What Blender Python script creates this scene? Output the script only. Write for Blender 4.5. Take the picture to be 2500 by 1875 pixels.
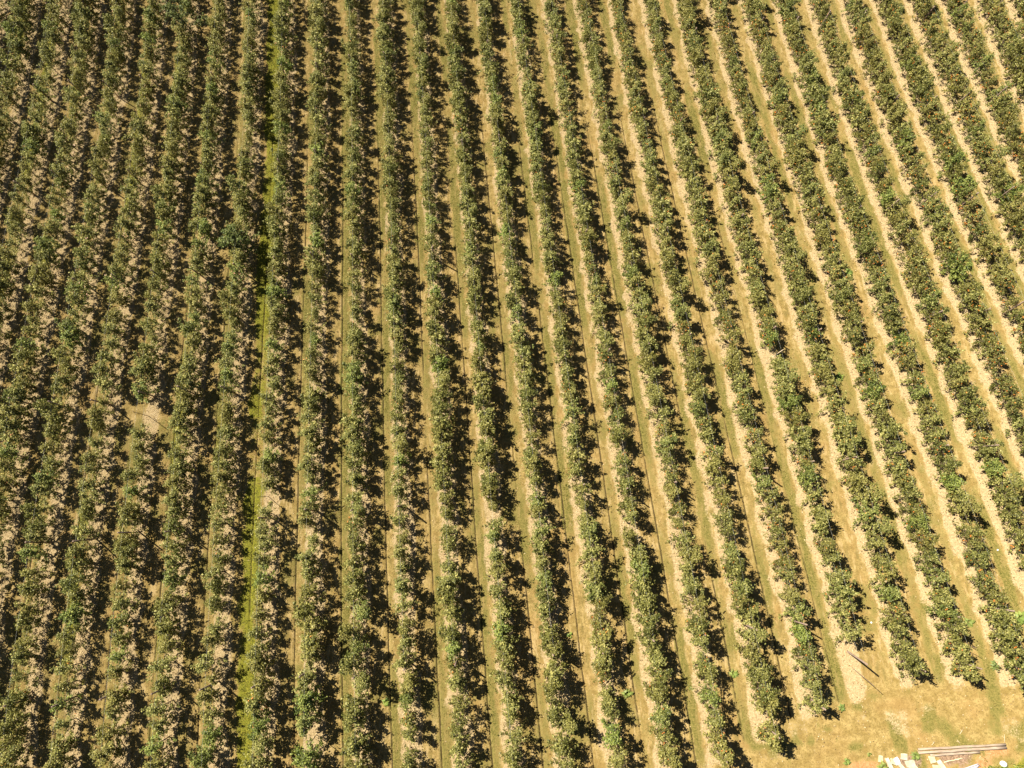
import bpy, math, random
import numpy as np

# ------------------------------------------------------------------ clearing
for o in list(bpy.data.objects):
    bpy.data.objects.remove(o)
scene = bpy.context.scene
COL = scene.collection
RAD = math.radians

# ------------------------------------------------------------------ camera, sky, sun, exposure
CAM_H = 55.448                      # metres from the camera down to the slope right below it
cam_d = bpy.data.cameras.new('camera')
cam_d.sensor_width = 36.0
cam_d.lens = 36.0 * 1850.0 / 2500.0
cam_d.clip_start = 0.5
cam_d.clip_end = 3000.0
cam = bpy.data.objects.new('camera', cam_d)
cam.location = (0, 0, CAM_H)
PITCH = RAD(9.588)
cam.rotation_euler = (PITCH, 0, 0)
COL.objects.link(cam)
scene.camera = cam

SUN_ELEV, SUN_AZ = RAD(49.0), RAD(-56.0)      # azimuth clockwise from +Y
world = bpy.data.worlds.new('World')
scene.world = world
world.use_nodes = True
wn = world.node_tree.nodes
wn.clear()
sky = wn.new('ShaderNodeTexSky')
sky.sky_type = 'NISHITA'
sky.sun_disc = False
sky.sun_elevation = SUN_ELEV
sky.sun_rotation = SUN_AZ
sky.air_density = 0.5
sky.dust_density = 0.2
bg = wn.new('ShaderNodeBackground')
bg.inputs['Strength'].default_value = 0.05
wo = wn.new('ShaderNodeOutputWorld')
world.node_tree.links.new(sky.outputs[0], bg.inputs[0])
world.node_tree.links.new(bg.outputs[0], wo.inputs[0])

sun_d = bpy.data.lights.new('sun', 'SUN')
sun_d.energy = 5.0
sun_d.angle = RAD(0.53)
sun_d.color = (1.0, 0.93, 0.80)
sun = bpy.data.objects.new('sun', sun_d)
sun.rotation_euler = (math.pi / 2 - SUN_ELEV, 0, math.pi - SUN_AZ)
sun.location = (-40, 30, 90)
COL.objects.link(sun)

vs = scene.view_settings
vs.view_transform = 'Standard'
vs.look = 'None'
vs.gamma = 1.0
vs.use_curve_mapping = False
vs.exposure = 1.28

# ------------------------------------------------------------------ the field: rows on a slope
SPACING = 3.2                       # metres between rows
THETA = 0.0980511                   # heading of the rows
U0 = -10.8901
SLOPE_X, SLOPE_Y = 0.0277452, -0.2549985
TERMS = [(0, 0), (0, 1), (0, 2), (0, 3), (1, 0), (1, 1), (1, 2), (1, 3), (2, 0), (2, 1), (2, 2), (3, 0), (3, 1)]
BEND = [-0.0369, 0.0569, 0.178, -0.158, -0.0217, 0.2469, -0.7409, 0.4855, 0.1573, -0.6607, 0.4294, 0.0203, 0.0191]
CT, ST = math.cos(THETA), math.sin(THETA)


def slope(x, y):
    return SLOPE_X * x + SLOPE_Y * y


def bend(k, v):
    kk = np.clip(k, -13, 21) / 15.0
    vv = np.clip(v, -22, 60) / 40.0
    return sum(c * kk ** i * vv ** j for c, (i, j) in zip(BEND, TERMS))


def field(k, v, h=0.0):
    """row number k (fractions lie between rows), metres v along the row -> x, y, z"""
    k = np.asarray(k, float)
    v = np.asarray(v, float)
    u = U0 + SPACING * (k + bend(k, v))
    x = u * CT - v * ST
    y = u * ST + v * CT
    return np.stack([x, y, slope(x, y) + h], -1)


def to_field(x, y):
    u = x * CT + y * ST
    v = -x * ST + y * CT
    k = (u - U0) / SPACING
    k0 = k
    for _ in range(6):
        k = k0 - bend(k, v)
    return k, v


def in_view(P, margin):
    """share of the frame (0..1 inside) with a margin, and distance"""
    d = P - np.array([0, 0, CAM_H])
    c, s = math.cos(PITCH), math.sin(PITCH)
    depth = d[..., 1] * s - d[..., 2] * c
    depth = -(d[..., 1] * -s + d[..., 2] * c)
    up = d[..., 1] * c + d[..., 2] * s
    px = d[..., 0] / depth * 1850 / 2500
    py = up / depth * 1850 / 2500
    ok = (abs(px) < 0.5 + margin) & (abs(py) < 0.375 + margin)
    return ok, px, py, np.linalg.norm(d, axis=-1)


ROW_END = {6: -15.9, 7: -16.2, 8: -15.1, 9: -13.9, 10: -11.0, 11: -12.4, 12: -12.6, 13: -13.1}
STRIP_END = {6: -17.0, 7: -16.85, 8: -15.94, 9: -14.9, 10: -14.2, 11: -13.72, 12: -13.86, 13: -14.3}


def row_end(k, table=ROW_END):
    if k in table:
        return table[k]
    return -17.8 - 0.25 * (5 - k) if k < 6 else table[13] - 0.4 * (k - 13)


STRIP_ARR = np.array([row_end(k, STRIP_END) for k in range(-30, 45)])


def smooth(a, b, x):
    t = np.clip((x - a) / (b - a), 0, 1)
    return t * t * (3 - 2 * t)


# value noise, for laying out greenness, wear and the like
def lattice(seed):
    return np.random.default_rng(seed).random((256, 256))


LAT = {}


def vnoise(x, y, seed):
    if seed not in LAT:
        LAT[seed] = lattice(seed)
    L = LAT[seed]
    xi = np.floor(x).astype(int)
    yi = np.floor(y).astype(int)
    fx = x - xi
    fy = y - yi
    fx = fx * fx * (3 - 2 * fx)
    fy = fy * fy * (3 - 2 * fy)
    a = L[xi % 256, yi % 256]
    b = L[(xi + 1) % 256, yi % 256]
    c = L[xi % 256, (yi + 1) % 256]
    d = L[(xi + 1) % 256, (yi + 1) % 256]
    return (a * (1 - fx) + b * fx) * (1 - fy) + (c * (1 - fx) + d * fx) * fy


def fbm(x, y, seed):
    return (vnoise(x, y, seed) + 0.5 * vnoise(x * 2.1, y * 2.1, seed + 1) + 0.25 * vnoise(x * 4.3, y * 4.3, seed + 2)) / 1.75


def spots(x, y, pts):
    r = np.zeros_like(x)
    for (sx, sy, rx, ry) in pts:
        r = np.maximum(r, 1 - smooth(0.55, 1.25, np.hypot((x - sx) / rx, (y - sy) / ry)))
    return r


GREEN_PATCH = [(14.8, -8.0, .55, 1.2), (28.2, -9.8, .6, .9), (28.0, -6.6, .7, 1.2), (30.2, 30.5, .6, 1.6),
               (25.5, -7.3, .5, 1.2), (32.2, -13.7, 1.0, .5), (34.0, -7.0, .5, .8), (22.4, -12.4, .9, .5),
               (22.0, -14.6, .7, .35), (24.6, -14.5, 1.4, .3), (28.8, -14.6, .6, .25), (9.7, -15.6, .7, .6)]
PALE_PATCH = [(24.6, -13.0, 1.0, .55), (22.6, -12.7, .5, .4), (25.0, -13.9, .7, .4), (-12.74, -14.1, .6, .9), (27.45, -15.05, .5, .2)]
RED_PATCH = [(22.2, -15.75, 1.3, .5), (23.9, -15.3, 1.3, .25), (30.4, -15.0, .9, .35), (29.3, -15.45, .8, .4)]
DARK_PATCH = [(27.9, -15.35, 1.25, .42), (25.0, -15.45, 1.0, .3)]
LUSH_PATCH = [(31.3, -15.9, 2.0, .42), (33.2, -15.6, 1.8, .6)]


def zones(k, v):
    """what grows or lies at a place of the field, all 0..1"""
    P = field(k, v)
    x, y = P[..., 0], P[..., 1]
    kr = np.round(k)
    t = k - np.floor(k)
    d = abs(k - kr) * SPACING
    wob = fbm(x * 1.1, y * 1.1, 10) - .5
    end = STRIP_ARR[np.clip(kr.astype(int) + 30, 0, 74)]
    orchard = smooth(-.25, .25, v - end + wob * .5)
    strip = (1 - smooth(.32, .88, d + wob * .9)) * orchard
    row_n = vnoise(np.floor(k) * 3.7 + .5, np.full_like(x, .5), 31)
    along = fbm(np.floor(k) * 7.3, v * .16, 33)
    g_band = smooth(.50, .60, t + wob * .14) * (1 - smooth(.68, .90, t + wob * .25))
    green = g_band * np.clip(.05 + 1.3 * (along * 1.3 - .25) + .5 * (row_n - .45), .05, .95)
    green = np.maximum(green, .6 * smooth(.45, .75, fbm(x * .5, y * .5, 41)) * (1 - strip))
    kf = np.floor(k)
    lush = np.where(kf == -3, smooth(.26, .46, t + wob * .3) * (1 - smooth(.66, .88, t + wob * .3)), 0.) * (.55 + .45 * smooth(.35, .6, fbm(v * .3, v * .07, 51)))
    lush *= .75 + .5 * smooth(8, 22, v)
    west = 1 - smooth(-5, -1, k)
    lush = np.maximum(lush, west * g_band * smooth(.5, .7, along) * .6)
    green = green * orchard
    lush = lush * orchard
    head = 1 - orchard
    hx = fbm(x * .9, y * .9, 61)
    green = np.maximum(green, head * .7 * smooth(.46, .68, hx))
    green = np.maximum(green, spots(x + wob, y + wob, GREEN_PATCH) * .75)
    pale = np.maximum(strip, spots(x + wob, y + wob * .6, PALE_PATCH) * .5)
    pale = np.maximum(pale, head * .4 * smooth(.55, .75, fbm(x * .6 + 7, y * .8, 62)))
    red = spots(x + wob * .8, y + wob * .5, RED_PATCH) * .8
    dark = spots(x + wob * .8, y + wob * .5, DARK_PATCH)
    lush = np.maximum(lush, spots(x + wob, y + wob * .4, LUSH_PATCH))
    rutline = (1 - smooth(.007, .021, abs(t - .585 + (fbm(v * .5, kf * 5.1, 71) - .5) * .022)))
    rut = rutline * orchard * smooth(-11.5, -8, k) * (1 - smooth(8.5, 11.5, k)) * (1 - smooth(26, 44, v + 8 * (row_n - .5))) * smooth(.18, .42, fbm(v * .11, kf * 3.3, 73))
    return P, dict(strip=pale, green=green, lush=lush, red=red, dark=dark, rut=rut, orchard=orchard, wob=wob, bare=strip)


# ------------------------------------------------------------------ materials
def mat(name):
    m = bpy.data.materials.new(name)
    m.use_nodes = True
    nt = m.node_tree
    nt.nodes.clear()
    out = nt.nodes.new('ShaderNodeOutputMaterial')
    return m, nt, out


def node(nt, typ, **kw):
    n = nt.nodes.new(typ)
    for a, b in kw.items():
        setattr(n, a, b)
    return n


def link(nt, a, b):
    nt.links.new(a, b)


def attr(nt, name):
    n = node(nt, 'ShaderNodeAttribute')
    n.attribute_name = name
    return n


def mixc(nt, fac, a, b, blend='MIX'):
    n = node(nt, 'ShaderNodeMix', data_type='RGBA', blend_type=blend)
    for sock, val in ((n.inputs[0], fac), (n.inputs[6], a), (n.inputs[7], b)):
        if isinstance(val, (int, float)):
            sock.default_value = val
        elif isinstance(val, tuple):
            sock.default_value = (*val, 1)
        else:
            nt.links.new(val, sock)
    return n.outputs[2]


def math_n(nt, op, a, b=None, c=None):
    n = node(nt, 'ShaderNodeMath', operation=op)
    for i, val in enumerate((a, b, c)):
        if val is None:
            continue
        if isinstance(val, (int, float)):
            n.inputs[i].default_value = val
        else:
            nt.links.new(val, n.inputs[i])
    return n.outputs[0]


def noise(nt, vec, scale, detail=4, rough=.6):
    n = node(nt, 'ShaderNodeTexNoise')
    n.inputs['Scale'].default_value = scale
    n.inputs['Detail'].default_value = detail
    n.inputs['Roughness'].default_value = rough
    nt.links.new(vec, n.inputs['Vector'])
    return n.outputs['Fac']


def mapr(nt, x, a, b, c=0., d=1.):
    n = node(nt, 'ShaderNodeMapRange')
    n.interpolation_type = 'SMOOTHSTEP'
    nt.links.new(x, n.inputs[0])
    for i, q in enumerate((a, b, c, d)):
        n.inputs[i + 1].default_value = q
    return n.outputs[0]


def ground_material():
    m, nt, out = mat('field soil and dry grass')
    geo = node(nt, 'ShaderNodeNewGeometry')
    P = geo.outputs['Position']
    A = node(nt, 'ShaderNodeSeparateColor')
    link(nt, attr(nt, 'zone').outputs['Color'], A.inputs[0])
    B = node(nt, 'ShaderNodeSeparateColor')
    link(nt, attr(nt, 'zone_b').outputs['Color'], B.inputs[0])
    n1 = noise(nt, P, .35, 3)
    n2 = noise(nt, P, 2.2, 5, .65)
    n3 = noise(nt, P, 9., 6, .75)
    n4 = noise(nt, P, 26., 4, .7)
    tan = mixc(nt, mapr(nt, n2, .35, .68), (.235, .165, .050), (.375, .275, .105))
    tan = mixc(nt, mapr(nt, n3, .42, .66, 0, .8), tan, (.155, .108, .034))
    tan = mixc(nt, mapr(nt, n1, .45, .75, 0, .5), tan, (.30, .185, .068))
    g = mixc(nt, mapr(nt, n3, .38, .62), (.105, .10, .022), (.235, .185, .055))
    g = mixc(nt, mapr(nt, n4, .5, .7, 0, .7), g, (.07, .07, .016))
    tan = mixc(nt, mapr(nt, n4, .52, .7, 0, .5), tan, (.17, .10, .03))
    lush = mixc(nt, mapr(nt, n3, .35, .65), (.10, .11, .012), (.25, .225, .028))
    pale = mixc(nt, mapr(nt, n3, .38, .66), (.30, .220, .105), (.47, .365, .205))
    pale = mixc(nt, mapr(nt, n4, .55, .72, 0, .6), pale, (.26, .17, .10))
    pale = mixc(nt, mapr(nt, n2, .5, .75, 0, .35), pale, (.36, .24, .14))
    mp = node(nt, 'ShaderNodeMapping')          # streaks left by wheels and mower, along the rows
    mp.inputs['Rotation'].default_value = (0, 0, -THETA)
    mp.inputs['Scale'].default_value = (1, .07, 1)
    link(nt, P, mp.inputs[0])
    st = math_n(nt, 'ADD', math_n(nt, 'MULTIPLY', math_n(nt, 'SUBTRACT', noise(nt, mp.outputs[0], 3.2, 4, .6), .5), attr(nt, 'lanes').outputs['Fac']), .5)
    tan = mixc(nt, mapr(nt, st, .52, .68, 0, .6), tan, (.145, .115, .035))
    tan = mixc(nt, mapr(nt, st, .47, .34, 0, .55), tan, (.43, .32, .155))
    g = mixc(nt, mapr(nt, st, .5, .66, 0, .55), g, (.28, .20, .075))
    red = mixc(nt, mapr(nt, n3, .35, .65), (.28, .135, .05), (.44, .26, .12))
    dark = mixc(nt, mapr(nt, n3, .35, .65), (.12, .075, .045), (.34, .23, .15))

    def edge(w):     # ragged edge of a zone
        s = math_n(nt, 'MULTIPLY_ADD', n3, 1.5, -.75)
        s2 = math_n(nt, 'MULTIPLY_ADD', n2, 1.0, -.5)
        t = math_n(nt, 'ADD', math_n(nt, 'MULTIPLY_ADD', w, 1.3, -.12), math_n(nt, 'ADD', s, s2))
        return mapr(nt, t, .22, .78)
    c = mixc(nt, edge(A.outputs[1]), tan, g)
    c = mixc(nt, edge(A.outputs[0]), c, pale)
    c = mixc(nt, edge(A.outputs[2]), c, lush)
    c = mixc(nt, edge(B.outputs[0]), c, red)
    c = mixc(nt, edge(B.outputs[1]), c, dark)
    c = mixc(nt, mapr(nt, math_n(nt, 'MULTIPLY', B.outputs[2], mapr(nt, n2, .3, .6, .35, 1.)), .15, .8, 0, .8), c, (.035, .022, .010))
    bs = node(nt, 'ShaderNodeBsdfPrincipled')
    bs.inputs['Roughness'].default_value = .95
    bs.inputs['Specular IOR Level'].default_value = .1
    bs.inputs['Diffuse Roughness'].default_value = 1.0
    link(nt, c, bs.inputs['Base Color'])
    bmp = node(nt, 'ShaderNodeBump')
    bmp.inputs['Distance'].default_value = .10
    bmp.inputs['Strength'].default_value = .9
    hh = math_n(nt, 'ADD', math_n(nt, 'MULTIPLY', n3, .7), math_n(nt, 'MULTIPLY', n4, .35))
    link(nt, hh, bmp.inputs['Height'])
    link(nt, bmp.outputs[0], bs.inputs['Normal'])
    link(nt, bs.outputs[0], out.inputs[0])
    return m


def leaf_material(name, dark, mid, light, trans=.28):
    m, nt, out = mat(name)
    rnd = attr(nt, 'rnd').outputs['Fac']
    tint = attr(nt, 'tint').outputs['Fac']
    oi = node(nt, 'ShaderNodeObjectInfo')
    tt = math_n(nt, 'FRACT', math_n(nt, 'ADD', tint, oi.outputs['Random']))
    c = mixc(nt, mapr(nt, rnd, .0, .55), dark, mid)
    c = mixc(nt, mapr(nt, rnd, .62, .97), c, light)
    warm = mixc(nt, mapr(nt, tt, .45, 1., 0, .6), c, mixc(nt, .5, c, (.24, .185, .04)))
    cool = mixc(nt, mapr(nt, tt, .0, .3, .5, 0), warm, mixc(nt, .5, warm, (.08, .14, .03)))
    cool = mixc(nt, mapr(nt, tt, .0, .12, .6, 0), cool, mixc(nt, mapr(nt, rnd, .1, .8), (.075, .11, .018), (.27, .32, .06)))
    geo = node(nt, 'ShaderNodeNewGeometry')
    c2 = mixc(nt, geo.outputs['Backfacing'], cool, mixc(nt, .4, cool, (.15, .16, .10)))
    bs = node(nt, 'ShaderNodeBsdfPrincipled')
    bs.inputs['Roughness'].default_value = .5
    bs.inputs['Specular IOR Level'].default_value = .28
    link(nt, c2, bs.inputs['Base Color'])
    tr = node(nt, 'ShaderNodeBsdfTranslucent')
    link(nt, mixc(nt, 1.0, c2, (1.25, 1.35, .55), 'MULTIPLY'), tr.inputs[0])
    mx = node(nt, 'ShaderNodeMixShader')
    mx.inputs[0].default_value = trans
    link(nt, bs.outputs[0], mx.inputs[1])
    link(nt, tr.outputs[0], mx.inputs[2])
    link(nt, mx.outputs[0], out.inputs[0])
    return m


def plain(name, a, b, scale=6., rough=.85, spec=.2, stretch=None, metal=0., bump=.0):
    m, nt, out = mat(name)
    tc = node(nt, 'ShaderNodeTexCoord')
    mp = node(nt, 'ShaderNodeMapping')
    if stretch:
        mp.inputs['Scale'].default_value = stretch
    link(nt, tc.outputs['Object'], mp.inputs[0])
    n = noise(nt, mp.outputs[0], scale, 5, .65)
    bs = node(nt, 'ShaderNodeBsdfPrincipled')
    bs.inputs['Roughness'].default_value = rough
    bs.inputs['Specular IOR Level'].default_value = spec
    bs.inputs['Metallic'].default_value = metal
    link(nt, mixc(nt, mapr(nt, n, .33, .67), a, b), bs.inputs['Base Color'])
    if bump:
        bm = node(nt, 'ShaderNodeBump')
        bm.inputs['Strength'].default_value = bump
        bm.inputs['Distance'].default_value = .02
        link(nt, n, bm.inputs['Height'])
        link(nt, bm.outputs[0], bs.inputs['Normal'])
    link(nt, bs.outputs[0], out.inputs[0])
    return m


def grass_material():
    m, nt, out = mat('grass blades')
    rnd = attr(nt, 'rnd').outputs['Fac']
    g = attr(nt, 'green').outputs['Fac']
    dry = mixc(nt, rnd, (.24, .16, .055), (.44, .32, .145))
    grn = mixc(nt, rnd, (.10, .11, .018), (.25, .22, .055))
    c = mixc(nt, g, dry, grn)
    d = node(nt, 'ShaderNodeBsdfDiffuse')
    link(nt, c, d.inputs[0])
    t = node(nt, 'ShaderNodeBsdfTranslucent')
    link(nt, c, t.inputs[0])
    mx = node(nt, 'ShaderNodeMixShader')
    mx.inputs[0].default_value = .3
    link(nt, d.outputs[0], mx.inputs[1])
    link(nt, t.outputs[0], mx.inputs[2])
    link(nt, mx.outputs[0], out.inputs[0])
    return m


def litter_material():
    m, nt, out = mat('dry leaf and chip litter')
    rnd = attr(nt, 'rnd').outputs['Fac']
    c = mixc(nt, mapr(nt, rnd, .1, .6), (.16, .105, .045), (.385, .29, .155))
    c = mixc(nt, mapr(nt, rnd, .75, 1.), c, (.52, .42, .255))
    d = node(nt, 'ShaderNodeBsdfDiffuse')
    link(nt, c, d.inputs[0])
    link(nt, d.outputs[0], out.inputs[0])
    return m


M_GROUND = ground_material()
M_LEAF = leaf_material('apple leaves', (.080, .082, .015), (.182, .180, .042), (.38, .345, .105), .2)
M_LEAF_BRIGHT = leaf_material('fresh broad leaves', (.055, .072, .014), (.115, .135, .030), (.23, .235, .065), .18)
M_WEED = leaf_material('weed leaves', (.16, .26, .02), (.28, .40, .04), (.46, .52, .10), .3)
M_BARK = plain('apple bark', (.085, .060, .042), (.17, .125, .09), 9, .9, .15)
M_FRUIT = plain('ripening apples', (.44, .12, .025), (.52, .24, .045), 4, .4, .4)
M_POST = plain('weathered post wood', (.20, .135, .10), (.34, .25, .19), 8, .9, .15, (4, 4, .6), 0, .3)
M_STAKE = plain('thin stake wood', (.13, .09, .06), (.24, .17, .12), 8, .9, .15)
M_WIRE = plain('galvanised wire', (.30, .29, .25), (.40, .39, .34), 3, .5, .4, None, .3)
M_BEAM = plain('silvered timber', (.24, .175, .12), (.46, .36, .265), 5, .9, .15, (.35, 7, 7), 0, .5)
M_SLAB = plain('pale concrete', (.36, .325, .21), (.52, .48, .34), 4, .9, .2, None, 0, .3)
M_SLAB_WHITE = plain('white plaster', (.66, .65, .61), (.8, .79, .76), 4, .85, .2, None, 0, .2)
M_SLAB_TAN = plain('sandy brick slab', (.46, .34, .19), (.62, .50, .30), 4, .9, .2, None, 0, .3)
M_SACK = plain('white woven sack', (.80, .80, .80), (.90, .90, .90), 9, .6, .3, None, 0, .4)
M_PIPE = plain('grey plastic pipe', (.36, .33, .38), (.52, .48, .54), 3, .5, .3)
M_PIPE_PALE = plain('pale plastic pipe', (.46, .42, .46), (.60, .56, .60), 3, .5, .3)
M_STONE = plain('white stone', (.78, .77, .72), (.88, .87, .82), 5, .8, .2)
M_GRASS = grass_material()
M_LITTER = litter_material()
M_TWIG = plain('bleached twig', (.52, .38, .22), (.68, .55, .36), 6, .9, .1)


# ------------------------------------------------------------------ mesh helpers
def mesh_np(name, V, F, mats, mi=None, smooth_mask=None, attrs=None):
    """quads from arrays; attrs are per-vertex floats or rgb"""
    me = bpy.data.meshes.new(name)
    V = np.asarray(V, np.float32)
    F = np.asarray(F, np.int32)
    n, w = F.shape
    me.vertices.add(len(V))
    me.vertices.foreach_set('co', V.ravel())
    me.loops.add(n * w)
    me.loops.foreach_set('vertex_index', F.ravel())
    me.polygons.add(n)
    me.polygons.foreach_set('loop_start', np.arange(0, n * w, w, dtype=np.int32))
    for m in mats:
        me.materials.append(m)
    if mi is not None:
        me.polygons.foreach_set('material_index', np.asarray(mi, np.int32))
    if smooth_mask is not None:
        me.polygons.foreach_set('use_smooth', np.broadcast_to(np.asarray(smooth_mask, bool), (n,)).copy())
    for an, av in (attrs or {}).items():
        av = np.asarray(av, np.float32)
        if av.ndim == 1:
            a = me.attributes.new(an, 'FLOAT', 'POINT')
            a.data.foreach_set('value', av)
        else:
            a = me.attributes.new(an, 'FLOAT_COLOR', 'POINT')
            c4 = np.ones((len(V), 4), np.float32)
            c4[:, :3] = av
            a.data.foreach_set('color', c4.ravel())
    me.update(calc_edges=True)
    return me


def obj(name, me, parent=None, loc=None, rot=None):
    o = bpy.data.objects.new(name, me)
    COL.objects.link(o)
    if parent is not None:
        o.parent = parent
    if loc is not None:
        o.location = loc
    if rot is not None:
        o.rotation_euler = rot
    return o


def tag(o, label, cat, group=None, kind=None):
    if label:
        o['label'] = label
    if cat:
        o['category'] = cat
    if group:
        o['group'] = group
    if kind:
        o['kind'] = kind
    return o


class Build:
    """collects quads"""
    def __init__(self):
        self.V, self.F, self.R, self.n = [], [], [], 0

    def add(self, V, F, rnd=None):
        V = np.asarray(V, float)
        self.V.append(V)
        self.F.append(np.asarray(F, int) + self.n)
        self.R.append(np.full(len(V), .5) if rnd is None else np.asarray(rnd, float))
        self.n += len(V)

    def tube(self, pts, rads, sides=5, cap=True):
        pts = np.asarray(pts, float)
        n = len(pts)
        d = np.gradient(pts, axis=0)
        d /= np.linalg.norm(d, axis=1)[:, None] + 1e-9
        ref = np.array([0, 0, 1.]) if abs(d[0, 2]) < .9 else np.array([1., 0, 0])
        rings = []
        for i in range(n):
            a = np.cross(d[i], ref)
            a /= np.linalg.norm(a) + 1e-9
            b = np.cross(d[i], a)
            ang = np.arange(sides) / sides * 2 * math.pi
            rings.append(pts[i] + rads[i] * (np.cos(ang)[:, None] * a + np.sin(ang)[:, None] * b))
        V = np.concatenate(rings)
        F = []
        for i in range(n - 1):
            for s in range(sides):
                s2 = (s + 1) % sides
                F.append((i * sides + s, i * sides + s2, (i + 1) * sides + s2, (i + 1) * sides + s))
        if cap:                       # closing quads at both ends (a fan of quads round a middle point)
            m = len(V)
            V = np.concatenate([V, [pts[0], pts[-1]]])
            for e, (base, c) in enumerate(((0, m), ((n - 1) * sides, m + 1))):
                for s in range(0, sides - sides % 2, 2):
                    q = (c, base + s, base + (s + 1) % sides, base + (s + 2) % sides)
                    F.append(q if e else q[::-1])
        self.add(V, F)

    def arrays(self):
        return np.concatenate(self.V), np.concatenate(self.F), np.concatenate(self.R)

    def mesh(self, name, mats, smooth_mask=False):
        V, F, R = self.arrays()
        return mesh_np(name, V, F, mats, None, smooth_mask, {'rnd': R})


def leaves(rng, centres, size, up_bias=.8, fold=.0):
    """one folded diamond per centre: two quads would be too many, so a bent quad"""
    n = len(centres)
    nrm = rng.normal(size=(n, 3))
    nrm += np.array([-.42, .28, 1.1]) * up_bias * 1.35
    nrm /= np.linalg.norm(nrm, axis=1)[:, None]
    r = rng.normal(size=(n, 3))
    a = np.cross(nrm, r)
    a /= np.linalg.norm(a, axis=1)[:, None]
    b = np.cross(nrm, a)
    L = size * rng.uniform(.7, 1.35, n)[:, None]
    W = L * rng.uniform(.5, .8, n)[:, None]
    V = np.empty((n, 4, 3))
    V[:, 0] = centres - a * L * .5
    V[:, 1] = centres + b * W * .5 + nrm * L * .10
    V[:, 2] = centres + a * L * .5 - nrm * L * .12
    V[:, 3] = centres - b * W * .5 + nrm * L * .10
    F = np.arange(n * 4).reshape(n, 4)[:, ::-1]
    return V.reshape(-1, 3), F


def apple(rng, c, r):
    a = np.array([(-1, -1, -1), (1, -1, -1), (1, 1, -1), (-1, 1, -1), (-1, -1, 1), (1, -1, 1), (1, 1, 1), (-1, 1, 1)], float)
    V = c + a * r * .62
    F = [(0, 3, 2, 1), (4, 5, 6, 7), (0, 1, 5, 4), (1, 2, 6, 5), (2, 3, 7, 6), (3, 0, 4, 7)]
    return V, F


# ------------------------------------------------------------------ the ground
def build_ground():
    cols = np.array([0, .08, .15, .20, .24, .28, .33, .39, .45, .51, .55, .568, .579, .588, .598, .615, .65, .70, .75, .79, .84, .92])
    ks = np.concatenate([i + cols for i in range(-18, 27)])
    vstep = .55
    vs_ = np.arange(-31, 73, vstep)
    K, Vv = np.meshgrid(ks, vs_)
    P, z = zones(K, Vv)
    t = K - np.floor(K)
    h = .05 * z['bare'] * (fbm(P[..., 0] * 1.3, P[..., 1] * 1.3, 81)) + .05 * np.maximum(z['green'], z['lush']) * (1 - z['bare'])
    h += .05 * (fbm(P[..., 0] * .6, P[..., 1] * .6, 83) - .5)
    h -= .09 * z['rut']
    P[..., 2] += h
    nv, nk = K.shape
    idx = np.arange(nv * nk).reshape(nv, nk)
    F = np.stack([idx[:-1, :-1], idx[:-1, 1:], idx[1:, 1:], idx[1:, :-1]], -1).reshape(-1, 4)
    A = np.stack([z['strip'], z['green'], z['lush']], -1).reshape(-1, 3)
    B = np.stack([z['red'], z['dark'], z['rut']], -1).reshape(-1, 3)
    me = mesh_np('ground', P.reshape(-1, 3), F, [M_GROUND], None, True, {'zone': A, 'zone_b': B, 'lanes': z['orchard'].ravel()})
    o = obj('ground', me)
    o['kind'] = 'structure'
    # the wider hillside, a little below so that the two sheets never meet
    n = 41
    g = np.linspace(-600, 600, n)
    X, Y = np.meshgrid(g, g)
    Z = slope(X, Y) - .45
    idx = np.arange(n * n).reshape(n, n)
    F = np.stack([idx[:-1, :-1], idx[:-1, 1:], idx[1:, 1:], idx[1:, :-1]], -1).reshape(-1, 4)
    zz = np.zeros((n * n, 3))
    zz[:, 1] = .35
    me = mesh_np('hillside', np.stack([X, Y, Z], -1).reshape(-1, 3), F, [M_GROUND], None, True, {'zone': zz, 'zone_b': zz * 0})
    o = obj('hillside', me)
    o['kind'] = 'structure'


build_ground()


# ------------------------------------------------------------------ apple trees: sixteen shapes
KINDS = [  # word, height, spread, limbs, leaves per limb, leaf size, fruit
    ('bushy', 2.75, 1.06, 21, 70, .126, 10), ('round-headed', 2.55, 1.02, 20, 70, .122, 6), ('leafy', 2.85, 1.00, 21, 70, .126, 14),
    ('sparse', 2.60, .92, 16, 50, .118, 16), ('spreading', 2.65, 1.18, 20, 66, .126, 9), ('slender', 2.95, .86, 21, 60, .12, 6),
    ('thinly leaved', 2.75, .98, 15, 52, .122, 18), ('compact', 2.35, .96, 19, 70, .122, 8), ('tall', 3.10, .98, 22, 66, .126, 8),
    ('broad', 2.70, 1.16, 21, 70, .128, 12), ('ragged', 2.80, 1.12, 17, 62, .126, 10), ('dense', 2.70, 1.02, 23, 72, .124, 5),
    ('low', 2.10, 1.00, 17, 66, .122, 8), ('uneven', 2.85, 1.10, 18, 64, .126, 14), ('open-branched', 2.85, 1.16, 16, 60, .126, 10),
    ('stocky', 2.45, 1.10, 20, 70, .126, 7)]


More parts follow.
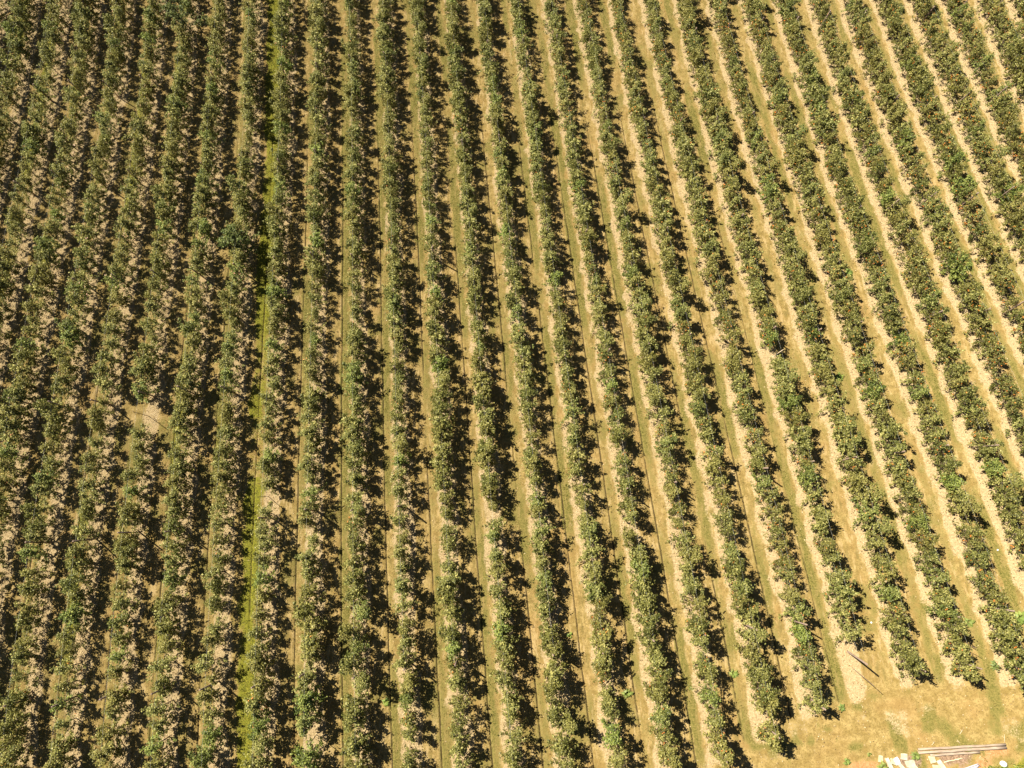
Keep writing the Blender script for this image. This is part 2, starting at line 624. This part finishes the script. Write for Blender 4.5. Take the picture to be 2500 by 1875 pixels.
def grow_tree(seed, height, spread, limbs, per_limb, size, fruit, stem=.038, across=.56):
    rng = np.random.default_rng(seed)
    trunk, br, cr, fr = Build(), Build(), Build(), Build()
    lean = rng.normal(size=2) * .06
    zz = np.linspace(-.05, height * .93, 7)
    tp = np.stack([lean[0] * zz + .025 * np.sin(zz * 3 + seed), lean[1] * zz + .025 * np.cos(zz * 2.3 + seed), zz], 1)
    trunk.tube(tp, np.linspace(stem, .012, 7), 5)

    def at(z):
        return np.array([np.interp(z, zz, tp[:, i]) for i in range(3)])
    az = rng.uniform(0, 6.28)
    cents, tints = [], []
    ends = []
    for i in range(limbs):
        f = (i + rng.uniform(.1, .9)) / limbs
        z0 = .30 + f * (height - .58)
        az += 2.4 + rng.normal() * .35
        L = spread * (1.02 - .40 * f ** 1.6) * rng.uniform(.60, 1.12) * (1.38 if rng.random() < .12 else 1.)
        L *= 1.0 - (1.0 - across) * math.cos(az) ** 2
        el = RAD(rng.uniform(2, 34) + 18 * f)
        p0 = at(z0)
        dr = np.array([math.cos(az) * math.cos(el), math.sin(az) * math.cos(el), math.sin(el)])
        side = np.array([-math.sin(az), math.cos(az), 0]) * rng.normal() * .16
        s = np.linspace(0, 1, 4)
        pts = p0 + dr * (L * s)[:, None] + side * (s ** 2)[:, None] * L - np.array([0, 0, 1.]) * (.20 * L * s ** 2.2)[:, None]
        br.tube(pts, np.linspace(.017, .006, 4), 4, False)
        m = int(per_limb * rng.uniform(.6, 1.35))
        # leaves sit in spurs and shoots along the limb, so clumps and gaps form
        nsp = max(3, int(m / 10))
        sp = rng.uniform(.22, 1.04, nsp)
        cl = np.stack([np.interp(sp, s, pts[:, j]) for j in range(3)], 1)
        cl += rng.normal(size=(nsp, 3)) * np.array([.06, .06, .05]) * spread
        which = rng.integers(0, nsp, m)
        shoot = rng.normal(size=(nsp, 3)) * .5 + np.array([0, 0, .55])
        c = cl[which] + rng.normal(size=(m, 3)) * .060 + shoot[which] * rng.uniform(0, .26, m)[:, None]
        cents.append(c)
        base = rng.normal() * .16
        tints.append(np.clip(rng.uniform(0, 1, m) + base, 0, 1))
        ends.append(pts)
    m = int(per_limb * 1.3)
    top = at(height * .95) + rng.normal(size=(m, 3)) * np.array([.11, .11, .20])
    cents.append(top)
    tints.append(rng.uniform(.2, 1, m))
    C = np.concatenate(cents)
    T = np.concatenate(tints)
    V, F = leaves(rng, C, size)
    cr.add(V, F, np.repeat(T, 4))
    for _ in range(fruit):
        pts = ends[rng.integers(0, len(ends))]
        s = rng.uniform(.35, 1)
        c = np.array([np.interp(s, np.linspace(0, 1, 4), pts[:, j]) for j in range(3)]) + rng.normal(size=3) * .05 + np.array([0, 0, .05])
        for q in range(1 + (rng.random() < .45)):
            V, F = apple(rng, c + rng.normal(size=3) * .06 * (q > 0), rng.uniform(.042, .058))
            fr.add(V, F)
    return trunk, br, cr, fr


SHAPES = [grow_tree(100 + i, *kd[1:]) for i, kd in enumerate(KINDS)]
SHAPE_MESH = [(t.mesh('trunk', [M_BARK], True), b.mesh('branches', [M_BARK], True), c.mesh('crown', [M_LEAF]),
               f.mesh('fruit', [M_FRUIT], True)) for (t, b, c, f) in SHAPES]

# where the trees stand
rs = random.Random(7)
GAPS = [(-5.07, 10.2, .65), (-7.1, 42.1, .55), (-2.09, 2.3, .6), (10.1, 10.0, .6), (-.97, -12.8, .55),
        (-3.0, 24.2, .9), (-5.0, 49.9, 1.0), (10.1, -11.6, 1.4)]
spots_all = []
for k in range(-16, 25):
    v = row_end(k) + rs.uniform(.0, .35)
    pitch = 1.10
    while v < 66:
        skip = any(abs(k - gk) < .6 and abs(v - gv) < gr for gk, gv, gr in GAPS) or (rs.random() < .003 and k < 7)
        vig = fbm(np.array([k * .9]), np.array([v * .17]), 91)[0]
        if not skip:
            spots_all.append((k + rs.gauss(0, .022), v + rs.gauss(0, .09), k, vig))
        v += pitch
SA = np.array([s[:2] for s in spots_all])
TP = field(SA[:, 0], SA[:, 1])
ok, fx, fy, dist = in_view(TP, .055)
inside, _, _, _ = in_view(TP + np.array([0, 0, 1.2]), -.006)
order = [i for i in np.argsort(dist) if inside[i]]
NEAR = set(order[:298])


def pick_shape(i):
    k, v, row, vig = spots_all[i]
    r = rs.random()
    if vig < .40:
        pool = (3, 6, 12, 10, 13, 14, 5, 7)
    elif vig > .60:
        pool = (0, 2, 4, 9, 11, 15, 8, 1)
    else:
        pool = range(16)
    s = rs.choice(list(pool))
    sc = (.90 + .22 * vig) * rs.uniform(.93, 1.07)
    turn = THETA + math.pi * rs.randrange(2) + rs.gauss(0, .22)
    if rs.random() < .04 and k < 7:
        sc *= .76
    fruity = rs.random() < (.12 + .75 * float(smooth(3, 10, k)))
    return s, sc, turn, fruity


PICK = {i: pick_shape(i) for i in range(len(spots_all)) if ok[i]}

ORD = ('first second third fourth fifth sixth seventh eighth ninth tenth eleventh twelfth thirteenth fourteenth fifteenth sixteenth '
       'seventeenth eighteenth nineteenth twentieth').split()


def ordinal(n):
    if n <= 20:
        return ORD[n - 1]
    tens = {2: 'twenty', 3: 'thirty', 4: 'forty', 5: 'fifty', 6: 'sixty', 7: 'seventy'}
    even = {20: 'twentieth', 30: 'thirtieth', 40: 'fortieth', 50: 'fiftieth', 60: 'sixtieth', 70: 'seventieth'}
    return even[n] if n % 10 == 0 else tens[n // 10] + '-' + ORD[n % 10 - 1]


by_row = {}
for i in PICK:
    if inside[i]:
        by_row.setdefault(spots_all[i][2], []).append(i)
NTH = {}
for k, lst in by_row.items():
    for n, i in enumerate(sorted(lst, key=lambda j: spots_all[j][1])):
        NTH[i] = n + 1

for i in sorted(NEAR, key=lambda j: (spots_all[j][2], spots_all[j][1])):
    k = spots_all[i][2]
    s, sc, rz, fruity = PICK[i]
    root = bpy.data.objects.new('apple_tree', None)
    COL.objects.link(root)
    root.location = TP[i]
    root.rotation_euler = (rs.gauss(0, .03), rs.gauss(0, .03), rz)
    root.scale = (sc, sc, sc)
    word = KINDS[s][0]
    if k <= 6:
        lab = '%s apple tree, %s up from the bottom edge in %s row from left' % (word, ordinal(NTH[i]), ordinal(k + 8))
    else:
        lab = '%s apple tree, %s up from the bare end of %s row ending in view' % (word, ordinal(NTH[i]), ordinal(k - 6))
    tag(root, lab, 'apple tree', 'apple trees in the nearer orchard rows')
    tm, bm_, cm, fm = SHAPE_MESH[s]
    obj('trunk', tm, root)
    obj('branches', bm_, root)
    obj('crown', cm, root)
    if fruity:
        f = obj('fruit', fm, root)
        f['kind'] = 'stuff'


# the rest of the orchard as one mass
def build_mass():
    packs = []
    for (t, b, c, f) in SHAPES:
        Vs, Fs, Rs, Ms, n = [], [], [], [], 0
        for part, mi in ((t, 0), (b, 0), (c, 1), (f, 2)):
            V, F, R = part.arrays()
            Vs.append(V)
            Fs.append(F + n)
            Rs.append(R)
            Ms.append(np.full(len(F), mi))
            n += len(V)
            if mi == 1:
                bare = tuple(np.concatenate(a) for a in (Vs, Fs, Rs, Ms))
        packs.append(bare)
        packs.append(tuple(np.concatenate(a) for a in (Vs, Fs, Rs, Ms)))
    protos = bpy.data.collections.new('apple tree shapes')
    for i, (V, F, R, Mi) in enumerate(packs):
        me = mesh_np('apple_tree_shape', V, F, [M_BARK, M_LEAF, M_FRUIT], Mi, False, {'rnd': R})
        protos.objects.link(bpy.data.objects.new('apple_tree_shape_%02d' % i, me))
    rest = [i for i in PICK if i not in NEAR]
    pts = bpy.data.meshes.new('apple_orchard')
    pts.vertices.add(len(rest))
    pts.vertices.foreach_set('co', np.array([TP[i] for i in rest], np.float32).ravel())
    for nm, typ, vals in (('shape', 'INT', [PICK[i][0] * 2 + int(PICK[i][3]) for i in rest]), ('size', 'FLOAT', [PICK[i][1] for i in rest]),
                          ('turn', 'FLOAT', [PICK[i][2] for i in rest])):
        pts.attributes.new(nm, typ, 'POINT').data.foreach_set('value', vals)
    o = obj('apple_orchard', pts)
    ng = bpy.data.node_groups.new('orchard rows', 'GeometryNodeTree')
    ng.interface.new_socket('Geometry', in_out='INPUT', socket_type='NodeSocketGeometry')
    ng.interface.new_socket('Geometry', in_out='OUTPUT', socket_type='NodeSocketGeometry')
    gi, go = ng.nodes.new('NodeGroupInput'), ng.nodes.new('NodeGroupOutput')
    m2p = ng.nodes.new('GeometryNodeMeshToPoints')
    ci = ng.nodes.new('GeometryNodeCollectionInfo')
    ci.inputs[0].default_value = protos
    ci.inputs['Separate Children'].default_value = True
    ci.inputs['Reset Children'].default_value = True
    iop = ng.nodes.new('GeometryNodeInstanceOnPoints')
    iop.inputs['Pick Instance'].default_value = True

    def named(n, t):
        q = ng.nodes.new('GeometryNodeInputNamedAttribute')
        q.data_type = t
        q.inputs[0].default_value = n
        return q.outputs[0]
    cx = ng.nodes.new('ShaderNodeCombineXYZ')
    ng.links.new(named('turn', 'FLOAT'), cx.inputs[2])
    e2r = ng.nodes.new('FunctionNodeEulerToRotation')
    ng.links.new(cx.outputs[0], e2r.inputs[0])
    ng.links.new(gi.outputs[0], m2p.inputs[0])
    ng.links.new(m2p.outputs[0], iop.inputs['Points'])
    ng.links.new(ci.outputs[0], iop.inputs['Instance'])
    ng.links.new(named('shape', 'INT'), iop.inputs['Instance Index'])
    ng.links.new(e2r.outputs[0], iop.inputs['Rotation'])
    ng.links.new(named('size', 'FLOAT'), iop.inputs['Scale'])
    ng.links.new(iop.outputs[0], go.inputs[0])
    o.modifiers.new('orchard rows', 'NODES').node_group = ng
    tag(o, 'long rows of apple trees filling the farther part of the field', 'orchard', None, 'stuff')


build_mass()

# two taller broad-leaved trees in the rows
for (x, y, h, spr, lab) in ((*field(-5.0, 49.9)[:2], 4.2, 1.75, 'tall dark green tree overtopping its row near the top left corner'),
                            (*field(-3.0, 24.2)[:2], 3.9, 1.60, 'tall dark round tree beside the bright green alley, left of the middle')):
    t, b, c, f = grow_tree(int(900 + h * 10), h, spr, 34, 95, .14, 1, .06, 1.)
    root = bpy.data.objects.new('broadleaf_tree', None)
    COL.objects.link(root)
    root.location = (x, y, slope(x, y))
    tag(root, lab, 'tree')
    obj('trunk', t.mesh('trunk', [M_BARK], True), root)
    obj('branches', b.mesh('branches', [M_BARK], True), root)
    obj('crown', c.mesh('crown', [M_LEAF_BRIGHT]), root)


# ------------------------------------------------------------------ trellis: posts and wires
def post_mesh(h, r, seed, m):
    rng = np.random.default_rng(seed)
    b = Build()
    zz = np.array([-.25, .0, h * .5, h - .02, h])
    pts = np.stack([rng.normal(size=5) * .006, rng.normal(size=5) * .006, zz], 1)
    b.tube(pts, [r, r, r * .96, r * .93, r * .80], 10)
    return b.mesh('trellis_post', [m], True)


POSTS = [post_mesh(2.92, .058, 1, M_POST), post_mesh(3.05, .052, 2, M_POST), post_mesh(2.80, .062, 3, M_POST)]
STAKES = [post_mesh(2.7, .022, 4, M_STAKE), post_mesh(2.45, .02, 5, M_STAKE)]
post_list = {}
for k in range(-13, 22):
    rowp = []
    vs_k = [11.5 + 10.3 * n + rs.gauss(0, .22) for n in range(-3, 6)]
    e = row_end(k)
    if k >= 7:
        vs_k = [e + .25 if k != 10 else -11.25] + [q for q in vs_k if q > e + 3]
    for v in vs_k:
        if v > e - .6 and v < 64:
            rowp.append((k + rs.gauss(0, .018), v))
    post_list[k] = rowp
rows_in_view = {}
vis_posts = []
for k, rowp in post_list.items():
    for (pk, v) in rowp:
        P = field(pk, v)
        a, px, py, _ = in_view(P + np.array([0, 0, 2.]), .0)
        b2, _, _, _ = in_view(P, .05)
        if b2:
            vis_posts.append((k, v, P, bool(a), float(px), float(py)))
post_no = {}
for (k, v, P, a, px, py) in sorted(vis_posts, key=lambda q: (q[0], -q[1])):
    if not a or k < -10 or k > 19:
        continue
    o = obj('trellis_post', POSTS[rs.randrange(3)], None, P, (rs.gauss(0, .025), rs.gauss(0, .025), rs.uniform(0, 6)))
    if a and -10 <= k <= 19:
        post_no[k] = post_no.get(k, 0) + 1
        lab = 'wooden trellis post, %s down from the top in the %s row along the top edge' % (ordinal(post_no[k]), ordinal(k + 11))
    else:
        continue
    tag(o, lab, 'post', 'trellis posts along the orchard rows')

# thin stakes seen beside gaps
for (k, v, tilt, lab) in ((-5.08, 10.01, (.0, .03), 'thin dark stake standing alone in the pale gap left of the middle'),
                          (10.04, -12.29, (.25, .1), 'thin stake in the bare strip beyond the last tree of its row'),
                          (12.15, -11.3, (.0, .05), 'thin stake leaning beside the end post near the right edge'),
                          (-7.16, 40.4, (.0, .0), 'thin stake in the gap of a row near the top left corner'),
                          (-.95, -12.9, (.0, .04), 'thin stake in the grey gap near the bottom edge'),
                          (-2.1, 2.9, (.05, .0), 'thin stake in the long pale gap beside the bright green alley')):
    tag(obj('wooden_stake', STAKES[rs.randrange(2)], None, field(k, v), (tilt[0], tilt[1], 0)), lab, 'stake')

# the snapped stake in the gap right of the middle
b = Build()
b.tube([(0, 0, -.05), (.02, .02, .9), (.02, .03, 1.5)], [.024, .022, .02], 6)
b.tube([(.02, .03, 1.5), (-.55, -.35, .9), (-1.05, -.75, .35)], [.02, .02, .017], 6)
o = obj('broken_stake', b.mesh('broken_stake', [M_TWIG], True), None, field(10.2, 10.1))
tag(o, 'snapped pale stake bent over in a gap right of the middle', 'stake')

for k in range(-10, 20):
    root = bpy.data.objects.new('wire_trellis', None)
    COL.objects.link(root)
    e = row_end(k)
    vv = [v for (_, v) in post_list[k]]
    lo = max(e, min(vv)) if vv else e
    root.location = field(k, lo)
    for (h, off) in ((2.6, .04), (1.55, .055)):
        pts = []
        for v in np.arange(lo, 62, 2.0):
            p = field(k + off / SPACING, v, h + .015 * math.sin(v)) - np.array(root.location)
            pts.append(p)
        w = Build()
        w.tube(np.array(pts), [.0035] * len(pts), 4, False)
        obj('wire', w.mesh('wire', [M_WIRE], True), root)
    tag(root, 'thin trellis wires strung over the %s row counted along the top edge' % ordinal(k + 11), 'wires', 'wires along the orchard rows')


# ------------------------------------------------------------------ grass, litter
def build_grass(n=230000):
    rng = np.random.default_rng(5)
    k = rng.uniform(-12.5, 21, n)
    v = rng.uniform(-19, 58, n)
    P, z = zones(k, v)
    okv, _, _, _ = in_view(P, .03)
    g = np.maximum(z['green'], z['lush'])
    dens = (.34 + .66 * np.maximum(g, .25 * (1 - z['orchard']) + .1)) * (1 - .93 * z['bare']) * (1 - z['rut']) * (1 - .7 * z['dark'])
    keep = okv & (rng.random(n) < dens)
    P, g, lush = P[keep], g[keep], z['lush'][keep]
    m = len(P)
    H = (.05 + .09 * g + .05 * lush) * rng.uniform(.6, 1.4, m)
    V = np.empty((m, 3, 3, 3))
    a0 = rng.uniform(0, 6.28, m)
    for q in range(3):
        a = a0 + q * 2.1 + rng.normal(size=m) * .3
        dr = np.stack([np.cos(a), np.sin(a), np.zeros(m)], 1)
        sd = np.stack([-np.sin(a), np.cos(a), np.zeros(m)], 1)
        w = (.018 + .02 * rng.random(m))[:, None]
        base = P + dr * .02 - np.array([0, 0, .02])
        tip = P + dr * (H * rng.uniform(.5, 1.3, m))[:, None] + np.array([0, 0, 1.]) * H[:, None]
        V[:, q, 0] = base - sd * w
        V[:, q, 1] = base + sd * w
        V[:, q, 2] = tip
    rn = np.repeat(rng.random(m), 9)
    gg = np.repeat(np.clip(g * 1.15 + rng.normal(size=m) * .18, 0, 1), 9)
    me = mesh_np('field_grass', V.reshape(-1, 3), np.arange(m * 9).reshape(-1, 3), [M_GRASS], None, False, {'rnd': rn, 'green': gg})
    tag(obj('field_grass', me), 'short dry grass and green sward between the orchard rows', 'grass', None, 'stuff')


def build_litter(n=190000):
    rng = np.random.default_rng(6)
    k = np.round(rng.uniform(-12, 21, n)) + np.where(rng.random(n) < .75, rng.normal(size=n) * .14, rng.uniform(-.5, .5, n))
    v = rng.uniform(-19, 58, n)
    P, z = zones(k, v)
    okv, _, _, _ = in_view(P, .02)
    keep = okv & (rng.random(n) < np.clip(z['bare'] * .9 + .05 + .10 * (1 - z['orchard']), 0, 1))
    P = P[keep] + np.array([0, 0, .055])
    m = len(P)
    V, F = leaves(rng, P, .085, 1.6)
    me = mesh_np('leaf_litter', V, F, [M_LITTER], None, False, {'rnd': np.repeat(rng.random(m), 4)})
    tag(obj('leaf_litter', me), 'dry leaves and wood chips strewn along the bare strips under the trees', 'litter', None, 'stuff')


build_grass()
build_litter()


# ------------------------------------------------------------------ weeds
def weed_mesh(seed, r, n, h):
    rng = np.random.default_rng(seed)
    b = Build()
    for i in range(n):
        a = rng.uniform(0, 6.28)
        L = r * rng.uniform(.5, 1.1)
        d = np.array([math.cos(a), math.sin(a), 0])
        s = np.array([-d[1], d[0], 0]) * L * rng.uniform(.13, .22)
        z = h * rng.uniform(.3, 1.)
        p0 = np.array([0, 0, .0]) + d * .02
        p1 = d * L * .55 + np.array([0, 0, z])
        p2 = d * L + np.array([0, 0, z * rng.uniform(.3, .9)])
        b.add([p0 - s * .3, p0 + s * .3, p1 + s, p1 - s, p2 + s * .2, p2 - s * .2], [(0, 1, 2, 3), (3, 2, 4, 5)], [rng.random()] * 6)
    return b.mesh('weed', [M_WEED])


WEEDS = [(14.57, -10.45, .36, 26, .22, 'bright green weed in the alley near the lower right row ends'),
         (7.53, -11.66, .42, 30, .30, 'bright star-shaped weed in an alley near the bottom middle'),
         (-8.26, -12.28, .32, 24, .22, 'bright green weed in a shaded alley near the bottom, left of middle'),
         (21.25, -12.45, .30, 22, .16, 'low green weed between two bare row ends'),
         (31.6, -9.9, .40, 28, .28, 'yellowish green weed beside the bare strip near the right edge'),
         (21.0, -15.45, .26, 22, .2, 'small yellow-green weed at the left edge of the reddish soil'),
         (23.2, -15.75, .42, 34, .26, 'green weed growing against the left end of the rubble'),
         (22.5, -15.05, .18, 14, .14, 'tiny weed in the dry grass left of the rubble'),
         (25.35, -15.1, .34, 40, .2, 'tuft of pale weeds between the rubble and the timbers'),
         (27.45, 19.3, .40, 28, .3, 'bright green weed beside a row in the upper right'),
         (3.93, -8.2, .24, 20, .18, 'small weed at a shadow edge in the lower middle'),
         (34.0, -7.0, .55, 60, .35, 'large vivid green weed under a tree at the right edge'),
         (30.6, -7.25, .42, 40, .2, 'grey-green weed patch in an alley near the right edge'),
         (28.75, -14.72, .2, 20, .14, 'small green tuft at the end of the shortest timber'),
         (-17.5, -3.7, .40, 34, .25, 'yellow-green weed in the bright green alley'),
         (25.1, 10.2, .38, 26, .25, 'bright green weed beside a tree right of the middle')]
for i, (x, y, r, n, h, lab) in enumerate(WEEDS):
    tag(obj('weed', weed_mesh(300 + i, r, n, h), None, (x, y, slope(x, y) + .02)), lab, 'weed')

# lush grass in the corner
rng = np.random.default_rng(77)
b = Build()
for _ in range(1500):
    x, y = rng.uniform(29.2, 33.5), rng.uniform(-17.2, -15.35)
    if y > -15.75 + .10 * (x - 29.2) + rng.normal() * .07:
        continue
    a = rng.uniform(0, 6.28)
    L = rng.uniform(.10, .24)
    d = np.array([math.cos(a), math.sin(a), 0]) * L
    s = np.array([-math.sin(a), math.cos(a), 0]) * .03
    p = np.array([x, y, slope(x, y)])
    b.add([p - s, p + s, p + d * .6 + s + [0, 0, L], p + d * .6 - s + [0, 0, L]], [(0, 1, 2, 3)], [rng.random()] * 4)
tag(obj('tall_grass', b.mesh('tall_grass', [M_WEED])), 'vivid green grass in the bottom right corner', 'grass', None, 'stuff')


# ------------------------------------------------------------------ timbers and rubble on the headland
def beam(a, b2, r, name, m, lab, cat, group=None, seed=0, square=True, lift=0.):
    rng = np.random.default_rng(seed)
    A = np.array([a[0], a[1], slope(*a) + r * .9 + lift + .03])
    B = np.array([b2[0], b2[1], slope(*b2) + r * .9 + lift + .03])
    mid = (A + B) / 2
    L = np.linalg.norm(B - A)
    bld = Build()
    n = 9
    xs = np.linspace(-L / 2, L / 2, n)
    pts = np.stack([xs, rng.normal(size=n) * .010, rng.normal(size=n) * .008], 1)
    bld.tube(pts, r * (1 + rng.normal(size=n) * .05), 8)
    d = (B - A) / L
    o = obj(name, bld.mesh(name, [m], True), None, mid, (0, -math.asin(d[2]), math.atan2(d[1], d[0])))
    tag(o, lab, cat, group)
    return o


beam((25.57, -14.74), (31.07, -14.43), .075, 'timber_pole', M_BEAM, 'weathered timber pole, the uppermost of three lying side by side', 'pole', 'timber poles on the headland', 1)
beam((25.54, -14.92), (31.05, -14.60), .085, 'timber_pole', M_BEAM, 'weathered timber pole, the long middle one of three', 'pole', 'timber poles on the headland', 2)
beam((26.24, -15.07), (29.35, -14.86), .07, 'timber_pole', M_BEAM, 'weathered timber pole, the shortest and lowest of three', 'pole', 'timber poles on the headland', 3)
beam((27.03, -15.44), (28.25, -15.20), .035, 'wooden_stick', M_TWIG, 'short wooden stick on dark soil below the timber poles', 'stick', None, 4)
for i, (a, b2, m, lab) in enumerate((((27.6, -15.98), (29.12, -15.50), M_PIPE_PALE, 'pale pipe, uppermost of the small bundle at the bottom edge'),
                                     ((27.75, -16.0), (29.17, -15.57), M_PIPE, 'grey pipe, second from the top of the small bundle'),
                                     ((27.85, -16.05), (29.10, -15.65), M_PIPE_PALE, 'pale pipe, third from the top of the small bundle'),
                                     ((27.95, -16.12), (29.02, -15.74), M_PIPE, 'grey pipe, lowest of the small bundle at the bottom edge'))):
    beam(a, b2, .032, 'pipe', m, lab, 'pipe', 'pipes in a bundle', 20 + i)


def slab(x, y, w, d, h, rz, m, name, lab, cat='slab', tilt=(0, 0), group='broken slabs in the rubble', seed=0):
    rng = np.random.default_rng(500 + seed)
    c = np.array([(-1, -1), (1, -1), (1, 1), (-1, 1)], float) * .5
    c += rng.normal(size=(4, 2)) * .07
    # chipped outline: extra point on each edge
    ring = []
    for i in range(4):
        p, q = c[i], c[(i + 1) % 4]
        ring.append(p)
        mid = (p + q) / 2 * (1 + rng.normal() * .05)
        ring.append(mid)
    ring = np.array(ring) * np.array([w, d])
    n = len(ring)
    ins = ring * .94
    V = np.concatenate([np.c_[ring, np.zeros(n)], np.c_[ring, np.full(n, h * .8)], np.c_[ins, np.full(n, h)],
                        [[0, 0, h + .004]], [[0, 0, 0]]])
    F = []
    for l in range(2):
        for i in range(n):
            j = (i + 1) % n
            F.append((l * n + i, l * n + j, (l + 1) * n + j, (l + 1) * n + i))
    for i in range(0, n, 2):
        F.append((3 * n, 2 * n + i, 2 * n + (i + 1) % n, 2 * n + (i + 2) % n))
        F.append((3 * n + 1, (i + 2) % n, (i + 1) % n, i))
    b = Build()
    b.add(V, F)
    o = obj(name, b.mesh(name, [m]), None, (x, y, slope(x, y) + .02), (tilt[0] - .25, tilt[1], rz))
    tag(o, lab, cat, group)
    return o


slab(24.62, -15.17, .40, .36, .09, -.15, M_SLAB, 'concrete_slab', 'cream slab fragment, topmost of the pale rubble', seed=1)
slab(24.94, -15.50, .62, .44, .10, .15, M_SLAB, 'concrete_slab', 'largest cream slab, at the right side of the rubble', seed=2, tilt=(.05, .06))
slab(24.11, -15.38, .36, .34, .14, .5, M_SLAB_WHITE, 'plaster_lump', 'bright white lump in the middle of the rubble', seed=3, tilt=(.12, -.1))
slab(23.62, -15.55, .22, .62, .10, .30, M_SLAB, 'concrete_slab', 'narrow cream slab at the left side of the rubble', seed=4)
slab(23.92, -15.43, .44, .30, .12, -.3, M_SLAB, 'concrete_slab', 'cream slab tucked left of the white lump', seed=5, tilt=(-.05, .1))
slab(24.33, -15.66, .20, .60, .09, .65, M_SLAB, 'concrete_slab', 'narrow cream slab slanting below the white lump', seed=6)
slab(25.06, -15.82, .50, .26, .09, .1, M_SLAB, 'concrete_slab', 'cream slab cut by the bottom edge below the largest slab', seed=7)
slab(26.34, -15.29, .36, .42, .08, .1, M_SLAB_TAN, 'stone_slab', 'dull tan slab just below the left end of the timber poles', seed=8)
slab(26.85, -15.60, .28, .66, .09, .5, M_SLAB, 'concrete_slab', 'tall cream slab right of the rubble at the edge of dark soil', seed=9)
slab(26.50, -15.75, .50, .30, .08, -.1, M_SLAB_TAN, 'stone_slab', 'yellowish slab at the bottom edge beside the tall cream slab', seed=10)
slab(23.16, -15.29, .30, .38, .08, -.2, M_SLAB_TAN, 'stone_slab', 'sandy slab lying alone left of the pale rubble', seed=11)
slab(27.45, -15.03, .40, .14, .05, .05, M_SLAB_TAN, 'stone_slab', 'small sandy slab close below the timber poles', seed=12)


def lump(name, x, y, r, m, lab, cat, seed, flat=.7):
    rng = np.random.default_rng(seed)
    b = Build()
    nu, nv = 10, 6
    V = []
    for j in range(nv + 1):
        ph = math.pi * j / nv
        for i in range(nu):
            th = 2 * math.pi * i / nu
            rr = r * (1 + .16 * math.sin(2 * th + seed) + .10 * rng.normal() * (0 < j < nv))
            V.append((rr * math.sin(ph) * math.cos(th), rr * math.sin(ph) * math.sin(th) * .85, r * flat * math.cos(ph)))
    F = [(j * nu + i, (j + 1) * nu + i, (j + 1) * nu + (i + 1) % nu, j * nu + (i + 1) % nu) for j in range(nv) for i in range(nu)]
    b.add(V, F)
    o = obj(name, b.mesh(name, [m], True), None, (x, y, slope(x, y) + r * flat * .8))
    tag(o, lab, cat)
    return o


lump('white_sack', 30.65, -15.5, .22, M_SACK, 'crumpled white sack beside the vivid green corner grass', 'sack', 3, .6)
lump('white_stone', 24.15, -7.33, .07, M_STONE, 'small white stone in an alley above the bare row ends', 'stone', 4)
lump('white_stone', 33.73, -2.61, .075, M_STONE, 'small white stone in the rightmost alley, lower half', 'stone', 5)

# bleached twigs on the headland grass
for i, (x, y, L, a, lab) in enumerate(((28.5, -13.75, .35, .9, 'small forked twig on the dry grass above the timber poles'),
                                       (28.2, -14.3, .3, 2.2, 'small bleached twig just above the middle of the timber poles'),
                                       (26.6, -14.4, .3, .8, 'small bleached twig above the left end of the timber poles'),
                                       (31.1, -14.1, .5, 1.5, 'thin bleached twig standing off the right end of the timber poles'))):
    b = Build()
    d = np.array([math.cos(a), math.sin(a), 0])
    e2 = np.array([math.cos(a + .8), math.sin(a + .8), 0])
    b.tube([-d * L / 2, d * .02 + np.array([0, 0, .02]), d * L / 2], [.02, .017, .01], 5)
    b.tube([(0, 0, .01), e2 * L * .2 + np.array([0, 0, .02]), e2 * L * .45], [.014, .012, .008], 5)
    tag(obj('twig', b.mesh('twig', [M_TWIG], True), None, (x, y, slope(x, y) + .07)), lab, 'twig')
